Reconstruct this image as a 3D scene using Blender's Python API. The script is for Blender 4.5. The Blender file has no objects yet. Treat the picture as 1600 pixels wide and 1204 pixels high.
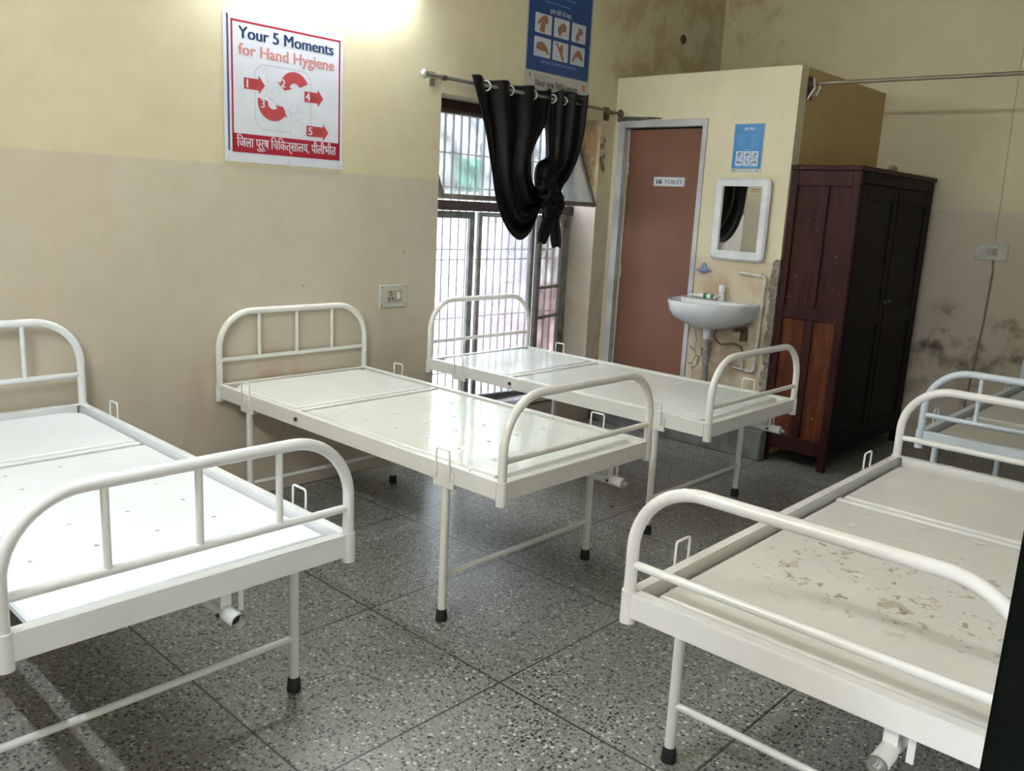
import bpy, bmesh, math, random
from mathutils import Matrix, Vector, noise
PI = math.pi
random.seed(4)
scn = bpy.context.scene
COL = scn.collection

# ------------------------------------------------------------------ camera
cam_d = bpy.data.cameras.new('camera')
cam = bpy.data.objects.new('camera', cam_d)
COL.objects.link(cam)
cam_d.sensor_fit = 'HORIZONTAL'
cam_d.sensor_width = 36.0
cam_d.lens = 1330.83 / 1600 * 36.0
cam_d.clip_start = 0.02
cR = Vector((0.72657445, 0.68523482, 0.05042624))
cU = Vector((-0.17767381, 0.11648296, 0.97717129))
cF = Vector((-0.663718, 0.71894712, -0.20638182))
M = Matrix((cR, cU, -cF)).transposed().to_4x4()
M.translation = Vector((3.93676327, -0.94287024, 1.58569311))
cam.matrix_world = M
scn.camera = cam

# ------------------------------------------------------------------ world, sun, exposure
w = bpy.data.worlds.new('daylight')
scn.world = w
w.use_nodes = True
wb = w.node_tree.nodes['Background']
wb.inputs[0].default_value = (0.80, 0.86, 1.0, 1)
wb.inputs[1].default_value = 1.9
sun_d = bpy.data.lights.new('sun', 'SUN')
sun_d.energy = 3.2
sun_d.angle = math.radians(2)
sun = bpy.data.objects.new('sun', sun_d)
COL.objects.link(sun)
sun.rotation_euler = Vector((-0.45, 0.25, -1.0)).to_track_quat('-Z', 'Y').to_euler()
TUBE_WALL = 42.0       # emission of the tube on the left wall
TUBE_NEAR = 70.0      # emission of the tube on the near wall
scn.view_settings.view_transform = 'Standard'
scn.view_settings.look = 'None'
scn.view_settings.gamma = 1
scn.view_settings.use_curve_mapping = False
scn.view_settings.exposure = 2.52


# ------------------------------------------------------------------ node helpers
def srgb(r, g, b):
    f = lambda c: (c / 255 / 12.92) if c / 255 <= .04045 else ((c / 255 + .055) / 1.055) ** 2.4
    return (f(r), f(g), f(b), 1)


class NT:
    def __init__(s, name):
        s.m = bpy.data.materials.new(name)
        s.m.use_nodes = True
        s.t = s.m.node_tree
        s.b = s.t.nodes['Principled BSDF']
        s.out = s.t.nodes['Material Output']

    def n(s, typ, **kw):
        nd = s.t.nodes.new(typ)
        for k, v in kw.items():
            if k.startswith('i_'):
                key = k[2:]
                nd.inputs[int(key) if key.isdigit() else key.replace('_', ' ')].default_value = v
            else:
                setattr(nd, k, v)
        return nd

    def l(s, a, b):
        s.t.links.new(a, b)

    def math(s, op, a, b=None, c=None, clamp=False):
        nd = s.t.nodes.new('ShaderNodeMath')
        nd.operation = op
        nd.use_clamp = clamp
        for i, v in enumerate((a, b, c)):
            if v is None: continue
            if isinstance(v, (int, float)): nd.inputs[i].default_value = v
            else: s.l(v, nd.inputs[i])
        return nd.outputs[0]

    def mix(s, f, a, b):
        nd = s.t.nodes.new('ShaderNodeMix')
        nd.data_type = 'RGBA'
        for i, v in ((0, f), (6, a), (7, b)):
            if isinstance(v, (int, float, tuple)): nd.inputs[i].default_value = v
            else: s.l(v, nd.inputs[i])
        return nd.outputs[2]

    def noise(s, vec, scale, detail=3, rough=.55, dist=0):
        nd = s.n('ShaderNodeTexNoise')
        nd.inputs['Scale'].default_value = scale
        nd.inputs['Detail'].default_value = detail
        nd.inputs['Roughness'].default_value = rough
        nd.inputs['Distortion'].default_value = dist
        if vec is not None: s.l(vec, nd.inputs['Vector'])
        return nd.outputs['Fac']

    def ramp(s, v, lo, hi):      # smooth 0..1 between lo and hi
        nd = s.t.nodes.new('ShaderNodeMapRange')
        nd.interpolation_type = 'SMOOTHSTEP'
        nd.inputs[1].default_value = lo
        nd.inputs[2].default_value = hi
        s.l(v, nd.inputs[0])
        return nd.outputs[0]

    def bump(s, h, strength=.2, dist=.01):
        nd = s.n('ShaderNodeBump')
        nd.inputs['Strength'].default_value = strength
        nd.inputs['Distance'].default_value = dist
        s.l(h, nd.inputs['Height'])
        s.l(nd.outputs[0], s.b.inputs['Normal'])


def simple(name, col, rough=.5, metal=0., coat=0., var=.06, vs=9., bump=0., spec=.5):
    """plain surface with a little procedural variation in colour and gloss"""
    s = NT(name)
    co = s.n('ShaderNodeTexCoord').outputs['Object']
    f = s.noise(co, vs, 4)
    d = tuple(c * (1 - var * 2) for c in col[:3]) + (1,)
    h = tuple(min(1, c * (1 + var)) for c in col[:3]) + (1,)
    s.l(s.mix(s.ramp(f, .3, .7), d, h), s.b.inputs['Base Color'])
    s.b.inputs['Roughness'].default_value = rough
    s.b.inputs['Metallic'].default_value = metal
    s.b.inputs['Coat Weight'].default_value = coat
    s.b.inputs['Specular IOR Level'].default_value = spec
    if bump: s.bump(s.noise(co, vs * 6, 3), bump, .004)
    return s.m


def box_mask(s, sx, sy, sz, pos, lim, soft=.06):
    """1 inside the world box lim=(x0,x1,y0,y1,z0,z1), None = open"""
    r = None
    for k, (axis) in enumerate((sx, sy, sz)):
        a, b = lim[2 * k], lim[2 * k + 1]
        for v, sgn in ((a, 1), (b, -1)):
            if v is None: continue
            m = s.ramp(axis, v - soft, v + soft) if sgn > 0 else s.math('SUBTRACT', 1, s.ramp(axis, v - soft, v + soft))
            r = m if r is None else s.math('MULTIPLY', r, m)
    return r


def wall_mat(name, up, low, line, stains=(), cement=(), peel=(), cracks=()):
    s = NT(name)
    pos = s.n('ShaderNodeNewGeometry').outputs['Position']
    sep = s.n('ShaderNodeSeparateXYZ')
    s.l(pos, sep.inputs[0])
    X, Y, Z = sep.outputs
    n1 = s.noise(pos, 1.3, 4)
    n2 = s.noise(pos, 7, 5)
    n3 = s.noise(pos, 22, 6, .65)
    zz = s.math('ADD', Z, s.math('MULTIPLY', s.math('SUBTRACT', n2, .5), .012))
    c = s.mix(s.ramp(zz, line - .006, line + .006), low, up)
    # faint uneven paint
    v = s.math('ADD', s.math('MULTIPLY', n1, .6), s.math('MULTIPLY', n2, .4))
    dk = s.n('ShaderNodeMix', data_type='RGBA', blend_type='MULTIPLY')
    dk.inputs[0].default_value = 1
    s.l(c, dk.inputs[6])
    s.l(s.mix(s.ramp(v, .3, .7), (.90, .88, .84, 1), (1, 1, 1, 1)), dk.inputs[7])
    c = dk.outputs[2]
    # small specks and scuffs
    vor = s.n('ShaderNodeTexVoronoi')
    vor.inputs['Scale'].default_value = 5.0
    s.l(pos, vor.inputs['Vector'])
    spk = s.math('MULTIPLY', s.math('LESS_THAN', vor.outputs['Distance'], .045), s.math('LESS_THAN', n2, .47))
    c = s.mix(s.math('MULTIPLY', spk, .55), c, srgb(96, 82, 62))
    for lim, col, th, k in stains:
        m = s.math('MULTIPLY', box_mask(s, X, Y, Z, pos, lim, .15), s.ramp(s.noise(pos, 4.5, 5, .6), th, th + .16))
        c = s.mix(s.math('MULTIPLY', m, k), c, col)
    for lim, col, th in peel:
        m = s.math('MULTIPLY', box_mask(s, X, Y, Z, pos, lim, .03), s.ramp(n3, th, th + .03))
        c = s.mix(m, c, col)
    hgt = s.math('MULTIPLY', n3, .4)
    for lim, th in cement:
        e = box_mask(s, X, Y, Z, pos, lim, .035)
        m = s.ramp(s.math('ADD', s.math('MULTIPLY', e, 1.0), s.math('MULTIPLY', s.math('SUBTRACT', s.noise(pos, 9, 6, .65), .5), 2.1)), th, th + .05)
        m = s.math('MULTIPLY', m, s.ramp(e, .02, .3))
        cc = s.mix(s.ramp(n3, .35, .65), srgb(98, 94, 84), srgb(140, 134, 120))
        c = s.mix(m, c, cc)
        hgt = s.math('SUBTRACT', hgt, s.math('MULTIPLY', m, .8))
    for lim in cracks:
        e = box_mask(s, X, Y, Z, pos, lim, .03)
        mp = s.n('ShaderNodeTexVoronoi', feature='DISTANCE_TO_EDGE')
        mp.inputs['Scale'].default_value = 3.4
        wv = s.n('ShaderNodeVectorMath', operation='ADD')
        nn = s.n('ShaderNodeTexNoise')
        nn.inputs['Scale'].default_value = 8
        s.l(pos, nn.inputs['Vector'])
        sc = s.n('ShaderNodeVectorMath', operation='SCALE')
        sc.inputs['Scale'].default_value = .09
        s.l(nn.outputs['Color'], sc.inputs[0])
        s.l(pos, wv.inputs[0]); s.l(sc.outputs[0], wv.inputs[1])
        s.l(wv.outputs[0], mp.inputs['Vector'])
        m = s.math('MULTIPLY', s.math('LESS_THAN', mp.outputs[0], .010), s.math('GREATER_THAN', e, .4))
        c = s.mix(s.math('MULTIPLY', m, .85), c, srgb(70, 62, 52))
    s.l(c, s.b.inputs['Base Color'])
    s.b.inputs['Roughness'].default_value = .62
    s.b.inputs['Specular IOR Level'].default_value = .3
    s.bump(hgt, .18, .01)
    return s.m


UP, LOW = (.625, .572, .405, 1), (.555, .500, .415, 1)
STAIN_SHADE_BROWN = srgb(146, 110, 46)  # stain brown, toned to carry the upper corner's shade as well
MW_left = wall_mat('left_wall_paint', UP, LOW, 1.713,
                   stains=[((None, None, 4.15, None, 2.45, None), STAIN_SHADE_BROWN, .43, .38),  # small mould stains, with the corner's shade put into their colour
                           ((None, None, 1.0, 1.7, .25, .75), srgb(176, 128, 112), .46, .45),
                           ((None, None, 4.1, None, .2, 1.4), srgb(150, 120, 96), .47, .5)],
                   cement=[((None, None, 4.11, 4.22, 1.70, 2.12), 1.06), ((None, None, 4.13, 4.22, .4, 1.2), 1.35)],
                   peel=[((-.3, -.01, 4.05, 4.2, 1.75, 2.2), srgb(196, 158, 112), .45)])
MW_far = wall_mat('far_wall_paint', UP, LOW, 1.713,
                  stains=[((None, None, None, None, .1, .95), srgb(112, 102, 84), .47, .5),
                          ((None, .9, None, None, 2.6, None), STAIN_SHADE_BROWN, .5, .4),
                          ((1.8, 2.8, None, None, .6, 1.0), srgb(74, 62, 48), .56, .9)])
MW_part = wall_mat('partition_paint', (.62, .58, .42, 1), (.56, .49, .37, 1), 1.31,
                   stains=[((.80, 1.42, None, None, .1, 1.2), srgb(150, 124, 92), .43, .6),
                           ((1.02, 1.14, None, None, .44, .60), srgb(60, 44, 34), .30, .9)],
                   cement=[((1.345, 1.45, None, None, .1, 1.34), .72), ((.76, .80, None, None, .3, 1.18), .95),
                           ((.90, .985, None, None, .1, .73), 1.05), ((.0, .5, None, None, 2.225, 2.25), .9)],
                   cracks=[(.80, .97, None, None, .25, .95)])
MW_pside_shaded = wall_mat('partition_side_shaded_paint', (.50, .37, .16, 1), (.46, .34, .17, 1), 1.2,
                    stains=[((None,) * 4 + (1.5, None), STAIN_SHADE_BROWN, .45, .35)]) if False else wall_mat(
    'partition_side_shaded_paint', (.47, .35, .155, 1), (.42, .31, .15, 1), 1.2)  # darker than the front: the poorly lit side's shade put into its colour
MW_plain = wall_mat('near_wall_paint', UP, LOW, 1.713)
M_ceil = simple('ceiling_whitewash', (.72, .70, .62, 1), .8)


def floor_mat():
    s = NT('terrazzo')
    pos = s.n('ShaderNodeNewGeometry').outputs['Position']
    sep = s.n('ShaderNodeSeparateXYZ')
    s.l(pos, sep.inputs[0])
    n1 = s.noise(pos, 1.6, 4)
    n2 = s.noise(pos, 60, 3)
    c = s.mix(s.ramp(n1, .3, .7), srgb(108, 107, 101), srgb(130, 129, 122))
    c = s.mix(s.ramp(n2, .35, .7), c, srgb(142, 142, 137))
    for scale, th, ds, col, seed in ((80, .40, .36, srgb(158, 158, 153), 0), (58, .76, .36, srgb(196, 196, 190), 3.3),
                                     (66, .66, .37, srgb(18, 21, 26), 7.1), (48, .84, .32, srgb(24, 27, 32), 11.7),
                                     (100, .66, .40, srgb(40, 42, 45), 5.5)):
        mp = s.n('ShaderNodeMapping')
        mp.inputs['Location'].default_value = (seed, seed * .7, 0)
        mp.inputs['Scale'].default_value = (1, 1, .01)
        s.l(pos, mp.inputs[0])
        wv = s.n('ShaderNodeVectorMath', operation='ADD')
        nn = s.n('ShaderNodeTexNoise')
        nn.inputs['Scale'].default_value = 70
        s.l(mp.outputs[0], nn.inputs['Vector'])
        sc = s.n('ShaderNodeVectorMath', operation='SCALE')
        sc.inputs['Scale'].default_value = .012
        s.l(nn.outputs['Color'], sc.inputs[0])
        s.l(mp.outputs[0], wv.inputs[0]); s.l(sc.outputs[0], wv.inputs[1])
        v = s.n('ShaderNodeTexVoronoi')
        v.inputs['Scale'].default_value = scale
        s.l(wv.outputs[0], v.inputs['Vector'])
        cs = s.n('ShaderNodeSeparateXYZ')
        s.l(v.outputs['Color'], cs.inputs[0])
        m = s.math('MULTIPLY', s.math('GREATER_THAN', cs.outputs[0], th), s.math('LESS_THAN', v.outputs['Distance'], ds))
        k = s.math('MULTIPLY', m, s.math('ADD', .65, s.math('MULTIPLY', cs.outputs[1], .35)))
        c = s.mix(k, c, col)
    # brown dirt
    c = s.mix(s.math('MULTIPLY', s.ramp(s.noise(pos, 2.3, 5), .56, .75), .45), c, srgb(92, 78, 60))
    # dividing strips
    g = None
    for out, off, p in ((sep.outputs[0], 2.163, .715), (sep.outputs[1], .992, .75)):
        a = s.math('DIVIDE', s.math('SUBTRACT', out, off - 20 * p), p)
        fr = s.math('FRACT', a)
        d = s.math('MINIMUM', fr, s.math('SUBTRACT', 1, fr))
        m = s.math('LESS_THAN', s.math('MULTIPLY', d, p), .0040)
        g = m if g is None else s.math('MAXIMUM', g, m)
    c = s.mix(s.math('MULTIPLY', g, .9), c, srgb(40, 39, 36))
    s.l(c, s.b.inputs['Base Color'])
    s.l(s.math('ADD', .20, s.math('MULTIPLY', s.noise(pos, 3.1, 4), .26)), s.b.inputs['Roughness'])
    s.bump(s.math('ADD', s.math('MULTIPLY', g, -1), s.math('MULTIPLY', n1, .2)), .15, .003)
    return s.m


M_floor = floor_mat()


def paint(name, col, rough=.22, dirt=None, spec=.5):
    s = NT(name)
    co = s.n('ShaderNodeTexCoord').outputs['Object']
    f = s.noise(co, 3.0, 4)
    c = s.mix(s.ramp(f, .3, .7), tuple(v * .94 for v in col[:3]) + (1,), col)
    if dirt:
        sep = s.n('ShaderNodeSeparateXYZ')
        s.l(co, sep.inputs[0])
        for lim, th, sc, colr, k in dirt:
            m = s.math('MULTIPLY', box_mask(s, sep.outputs[0], sep.outputs[1], sep.outputs[2], co, lim, .10),
                       s.ramp(s.noise(co, sc, 6, .62, .6), th, th + .04))
            c = s.mix(s.math('MULTIPLY', m, k), c, colr)
    s.l(c, s.b.inputs['Base Color'])
    s.b.inputs['Roughness'].default_value = rough
    s.b.inputs['Specular IOR Level'].default_value = spec
    s.bump(s.noise(co, 5.5, 2), .10, .02)
    return s.m


CREAM = (.745, .745, .70, 1)
P_cream = paint('cream_enamel', CREAM, .20)
P_cream_plate = paint('cream_plate_enamel', (.74, .77, .715, 1), .10, spec=.6)
P_white = paint('white_enamel', (.75, .785, .815, 1), .25)
P_white_plate = paint('white_plate_enamel', (.77, .815, .86, 1), .3)
P_worn = paint('cream_worn_enamel', (.75, .745, .71, 1), .24)
P_worn_plate = paint('stained_plate_enamel', (.70, .69, .645, 1), .26, dirt=[
    ((1.02, 1.62, .18, .95, None, None), .585, 13, srgb(158, 138, 108), .55),
    ((1.12, 1.62, .10, .80, None, None), .60, 26, srgb(132, 112, 84), .65),
    ((1.20, 1.60, .45, .9, None, None), .61, 8, srgb(128, 102, 66), .6)])
P_blue = paint('bluish_white_enamel', (.62, .69, .76, 1), .25)
P_blue_plate = paint('dull_plate_enamel', (.50, .48, .43, 1), .4)
M_rubber = simple('black_rubber', (.012, .012, .012, 1), .6)
M_bolt = simple('dark_bolt_steel', (.10, .11, .12, 1), .35, .8)
M_steel = simple('galvanised_steel', (.55, .55, .54, 1), .3, .9)
M_chrome = simple('chrome', (.8, .8, .8, 1), .1, 1.)
M_rust = simple('rusty_steel', (.13, .085, .05, 1), .75, .2, var=.3, vs=30)
M_rod = simple('brushed_rod_steel', (.34, .33, .30, 1), .35, .8)
M_brownrod = simple('dull_rod_steel', (.22, .19, .14, 1), .45, .6)


# ------------------------------------------------------------------ mesh helpers
class MB:
    def __init__(s):
        s.v = []
        s.f = []

    def add(s, vs, fs):
        o = len(s.v)
        s.v += [tuple(p) for p in vs]
        s.f += [tuple(i + o for i in f) for f in fs]

    def box(s, x0, x1, y0, y1, z0, z1):
        s.add([(x, y, z) for x in (x0, x1) for y in (y0, y1) for z in (z0, z1)],
              [(0, 1, 3, 2), (4, 6, 7, 5), (0, 4, 5, 1), (2, 3, 7, 6), (0, 2, 6, 4), (1, 5, 7, 3)])
        return s

    def tube(s, pts, r, n=14, caps=True, closed=False):
        pts = [Vector(p) for p in pts]
        m = len(pts)
        rr = r if isinstance(r, (list, tuple)) else [r] * m
        tans = []
        for i in range(m):
            a = pts[(i - 1) % m] if (closed or i > 0) else pts[i]
            b = pts[(i + 1) % m] if (closed or i < m - 1) else pts[i]
            tans.append((b - a).normalized())
        up = Vector((0, 0, 1)) if abs(tans[0].z) < .9 else Vector((1, 0, 0))
        nrm = (up - tans[0] * up.dot(tans[0])).normalized()
        vs = []
        for i in range(m):
            nrm = (nrm - tans[i] * nrm.dot(tans[i]))
            nrm.normalize()
            bi = tans[i].cross(nrm)
            for k in range(n):
                a = 2 * PI * k / n
                vs.append(pts[i] + (nrm * math.cos(a) + bi * math.sin(a)) * rr[i])
        fs = []
        for i in range(m if closed else m - 1):
            j = (i + 1) % m
            for k in range(n):
                fs.append((i * n + k, i * n + (k + 1) % n, j * n + (k + 1) % n, j * n + k))
        if caps and not closed:
            fs.append(tuple(range(n - 1, -1, -1)))
            fs.append(tuple((m - 1) * n + k for k in range(n)))
        s.add(vs, fs)
        return s

    def cyl(s, a, b, r, n=16):
        return s.tube([a, b], r, n)

    def prism(s, poly, z0, z1):
        """polygon in XY extruded along Z"""
        n = len(poly)
        s.add([(x, y, z0) for x, y in poly] + [(x, y, z1) for x, y in poly],
              [tuple(range(n - 1, -1, -1)), tuple(range(n, 2 * n))] +
              [(i, (i + 1) % n, n + (i + 1) % n, n + i) for i in range(n)])
        return s

    def grid(s, fn, nu, nv, wrapu=False):
        vs = [fn(i / (nu if wrapu else nu - 1), j / (nv - 1)) for i in range(nu) for j in range(nv)]
        fs = []
        for i in range(nu if wrapu else nu - 1):
            for j in range(nv - 1):
                a = i * nv + j
                b = ((i + 1) % nu) * nv + j
                fs.append((a, b, b + 1, a + 1))
        s.add(vs, fs)
        return s

    def sphere(s, c, r, nu=20, nv=12, bumpy=0.0):
        def fn(u, v):
            a = 2 * PI * u
            b = PI * (v * .998 + .001)
            d = Vector((math.cos(a) * math.sin(b), math.sin(a) * math.sin(b), math.cos(b)))
            k = 1 + bumpy * noise.noise(d * 2.3 + Vector(c) * 7)
            return (c[0] + d.x * r[0] * k, c[1] + d.y * r[1] * k, c[2] + d.z * r[2] * k)
        return s.grid(fn, nu, nv, True)

    def xform(s, m):
        s.v = [tuple(m @ Vector(p)) for p in s.v]
        return s

    def build(s, name, mat, parent=None, world=False, sharp=35, bevel=0., thick=0., flip=False):
        me = bpy.data.meshes.new(name)
        vs = s.v
        if world and parent is not None:
            inv = (Matrix.Translation(parent.location) @ parent.rotation_euler.to_matrix().to_4x4()).inverted()
            if parent.parent is not None: inv = Matrix.Identity(4)
            vs = [tuple(inv @ Vector(p)) for p in vs]
        me.from_pydata(vs, [], s.f)
        bm = bmesh.new()
        bm.from_mesh(me)
        bmesh.ops.remove_doubles(bm, verts=bm.verts, dist=1e-6)
        if not thick: bmesh.ops.recalc_face_normals(bm, faces=bm.faces)
        bm.to_mesh(me)
        bm.free()
        me.polygons.foreach_set('use_smooth', [True] * len(me.polygons))
        me.set_sharp_from_angle(angle=math.radians(sharp))
        me.materials.append(mat)
        o = bpy.data.objects.new(name, me)
        COL.objects.link(o)
        if parent is not None: o.parent = parent
        if bevel:
            md = o.modifiers.new('bevel', 'BEVEL')
            md.width = bevel
            md.segments = 2
            md.limit_method = 'ANGLE'
        if thick:
            md = o.modifiers.new('thickness', 'SOLIDIFY')
            md.thickness = thick
            md.offset = 0
        return o


def fillet(pts, rad, seg=8):
    """polyline with rounded inner corners"""
    pts = [Vector(p) for p in pts]
    out = [pts[0]]
    for i in range(1, len(pts) - 1):
        a, b, c = pts[i - 1], pts[i], pts[i + 1]
        r = rad[i - 1] if isinstance(rad, (list, tuple)) else rad
        u, v = (a - b).normalized(), (c - b).normalized()
        ang = u.angle(v)
        d = r / math.tan(ang / 2)
        ctr = b + (u + v).normalized() * (r / math.sin(ang / 2))
        p0, p1 = b + u * d, b + v * d
        q0, q1 = p0 - ctr, p1 - ctr
        tot = q0.angle(q1)
        for k in range(seg + 1):
            t = k / seg
            out.append(ctr + (q0 * math.sin((1 - t) * tot) + q1 * math.sin(t * tot)) / math.sin(tot))
    out.append(pts[-1])
    return out


def rrect(x0, x1, y0, y1, r, seg=5):
    out = []
    for cx, cy, a0 in ((x1 - r, y1 - r, 0), (x0 + r, y1 - r, 90), (x0 + r, y0 + r, 180), (x1 - r, y0 + r, 270)):
        for k in range(seg + 1):
            a = math.radians(a0 + 90 * k / seg)
            out.append((cx + r * math.cos(a), cy + r * math.sin(a)))
    return out


def tag(o, label=None, cat=None, group=None, kind=None):
    if label: o['label'] = label
    if cat: o['category'] = cat
    if group: o['group'] = group
    if kind: o['kind'] = kind
    return o


def empty(name, loc, rot=(0, 0, 0)):
    o = bpy.data.objects.new(name, None)
    COL.objects.link(o)
    o.location = loc
    o.rotation_euler = rot
    o.empty_display_size = .1
    return o


# an Empty lying on a wall: local x = right, y = up, z = out of the wall
ROT_LEFTWALL = Matrix(((0, 0, 1), (1, 0, 0), (0, 1, 0))).to_euler()      # wall x = 0, looks to +x
ROT_PART = Matrix(((1, 0, 0), (0, 0, -1), (0, 1, 0))).to_euler()         # wall y = const, looks to -y


def text_part(name, body, parent, mat, size, x, y, z, align='CENTER', bold=0., width=None, depth=.0003):
    cu = bpy.data.curves.new(name, 'FONT')
    cu.body = body
    cu.size = size
    cu.align_x = align
    cu.extrude = depth
    cu.resolution_u = 3
    tmp = bpy.data.objects.new('tmp_text', cu)
    COL.objects.link(tmp)
    bpy.context.view_layer.update()
    dg = bpy.context.evaluated_depsgraph_get()
    me = bpy.data.meshes.new_from_object(tmp.evaluated_get(dg))
    bpy.data.objects.remove(tmp)
    bpy.data.curves.remove(cu)
    me.name = name
    xs = [v.co.x for v in me.vertices] or [0, 1]
    k = 1.0
    if width: k = width / max(1e-6, max(xs) - min(xs))
    off = (max(xs) + min(xs)) / 2 if align == 'CENTER' else min(xs)
    for v in me.vertices:
        v.co = ((v.co.x - off) * k + x, v.co.y + y, v.co.z + z)
    if bold:
        vs = [tuple(v.co) for v in me.vertices]
        fs = [tuple(p.vertices) for p in me.polygons]
        me = bpy.data.meshes.new(name)
        mb = MB()
        for q, dx in enumerate((-bold, 0, bold)): mb.add([(a + dx, b_, c_ + q * .00002) for a, b_, c_ in vs], fs)
        me.from_pydata(mb.v, [], mb.f)
    me.materials.clear()
    me.materials.append(mat)
    o = bpy.data.objects.new(name, me)
    COL.objects.link(o)
    o.parent = parent
    return o


def struct(name, mb, mat, parent=None, **kw):
    o = mb.build(name, mat, parent, **kw)
    if parent is None: o['kind'] = 'structure'
    return o


# ------------------------------------------------------------------ room shell
XR, YN, YF, ZC = 4.72, -1.36, 5.683, 3.50
XP, YP, ZP = 1.403, 4.29, 2.525
struct('floor', MB().box(-.3, XR + .1, YN - .1, YF + .1, -.12, 0), M_floor)
struct('ceiling', MB().box(-.3, XR + .1, YN - .1, YF + .1, ZC, ZC + .12), M_ceil)
WY0, WY1, WZ0, WZ1 = 2.58, 4.125, .20, 2.215        # window opening
ml = MB()
ml.box(-.3, 0, YN, WY0, 0, ZC)
ml.box(-.3, 0, WY1, YF, 0, ZC)
ml.box(-.3, 0, WY0, WY1, WZ1, ZC)
ml.box(-.3, 0, WY0, WY1, 0, WZ0)
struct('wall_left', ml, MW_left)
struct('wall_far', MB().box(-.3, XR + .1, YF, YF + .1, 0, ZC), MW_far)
struct('wall_near', MB().box(-.3, XR + .1, YN - .1, YN, 0, ZC), MW_plain)
mr = MB()                                            # right wall with the doorway the photographer stands by
DY0, DY1, DZ = -1.20, .06, 2.15
mr.box(XR, XR + .1, DY1, YF, 0, ZC)
mr.box(XR, XR + .1, YN, DY0, 0, ZC)
mr.box(XR, XR + .1, DY0, DY1, DZ, ZC)
struct('wall_right', mr, MW_plain)
# partition of the toilet cubicle: front with doorway, side face
mp = MB()
DX0, DX1, DZT = .045, .780, 2.225
mp.box(0, DX0, YP, YP + .1, 0, ZP)
mp.box(DX1, XP, YP, YP + .1, 0, ZP)
mp.box(DX0, DX1, YP, YP + .1, DZT, ZP)
struct('wall_partition', mp, MW_part)
struct('wall_partition_side', MB().box(XP - .1, XP, YP + .1, YF, 0, ZP), MW_pside_shaded)
struct('ceiling_cubicle', MB().box(0, XP - .1, YP + .1, YF, ZP - .08, ZP), MW_pside_shaded)
M_cement = simple('bare_cement', (.17, .17, .155, 1), .8, var=.2, vs=6, bump=.4)
struct('trim_1', MB().box(.0, XP + .045, YP - .085, YP, 0, .20), M_cement, bevel=.008)
struct('trim_2', MB().tube([(.03, YP - .002, 2.236), (.12, YP - .004, 2.242), (.22, YP - .003, 2.238), (.30, YP - .003, 2.240), (.40, YP - .001, 2.236)], [.016, .014, .012, .009, .004], 8),
       simple('dark_loose_mortar', (.10, .09, .075, 1), .9, var=.3, vs=30, bump=.5))
M_skirt = simple('painted_skirting', srgb(120, 112, 98), .5, var=.1)

# ------------------------------------------------------------------ toilet door
M_dframe = simple('grey_white_gloss_paint', srgb(176, 178, 180), .4, var=.1, vs=5)
M_brown = simple('brown_laminate', (.150, .060, .030, 1), .5, var=.12, vs=2.0)
df = MB()
df.box(DX0, .102, YP - .012, YP + .10, .0, DZT)
df.box(.745, DX1, YP - .012, YP + .10, .0, DZT)
df.box(.102, .745, YP - .012, YP + .10, 2.178, DZT)
d1 = struct('door_1', df, M_dframe, bevel=.003)
dl = MB().box(.128, .744, YP + .035, YP + .070, .02, 2.165).build('door_leaf', M_brown, d1)
dst = MB().box(.104, .122, YP + .03, YP + .07, .02, 2.165).build('door_stop', simple('pale_putty', srgb(168, 158, 140), .6), d1)
for hz in (.35, 1.1, 1.85):
    MB().box(.118, .132, YP + .026, YP + .036, hz, hz + .09).build('hinge', M_steel, d1)
# sign on the door
M_signw = simple('sign_silver_white', srgb(192, 196, 202), .35)
M_signk = simple('sign_grey_ink', srgb(70, 82, 96), .5)
sg = empty('toilet_sign', (.357, YP + .035, 1.775), ROT_PART)
tag(sg, 'small silver sign reading TOILET on the brown door', 'sign')
MB().box(0, .256, 0, .062, 0, .003).build('sign_plate', M_signw, sg)
text_part('lettering', 'TOILET', sg, M_signk, .040, .165, .016, .0033, width=.150, bold=.0008)
ic = MB()
ic.box(.022, .034, .014, .046, .003, .0036)
ic.box(.040, .070, .016, .036, .003, .0036)
ic.prism([(.055 + .009 * math.cos(a), .042 + .007 * math.sin(a)) for a in [k * PI / 6 for k in range(12)]], .003, .0036)
ic.build('pictogram', M_signk, sg)

# ------------------------------------------------------------------ window in the left wall
M_wframe = simple('grey_window_paint', srgb(122, 124, 118), .5, var=.15, vs=12)
M_wdark = simple('dark_brown_window_wood', srgb(58, 42, 34), .5, var=.2, vs=12)
M_bar_hazed = simple('hazed_grille_bar_paint', (.52, .50, .54, 1), .5)  # lightened and tinted: backlit haze put into the bar colour


def glass(name, col, rough, tr):
    s = NT(name)
    s.b.inputs['Base Color'].default_value = col
    s.b.inputs['Roughness'].default_value = rough
    tb = s.n('ShaderNodeBsdfTransparent')
    tb.inputs[0].default_value = (.93, .96, .96, 1)
    mx = s.n('ShaderNodeMixShader')
    pos = s.n('ShaderNodeNewGeometry').outputs['Position']
    f = s.math('MULTIPLY', s.ramp(s.noise(pos, 6, 5), .25, .75), .25)
    s.l(s.math('ADD', f, 1 - tr - .12), mx.inputs[0])
    s.l(tb.outputs[0], mx.inputs[1])
    s.l(s.b.outputs[0], mx.inputs[2])
    s.l(mx.outputs[0], s.out.inputs[0])
    return s.m


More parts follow.
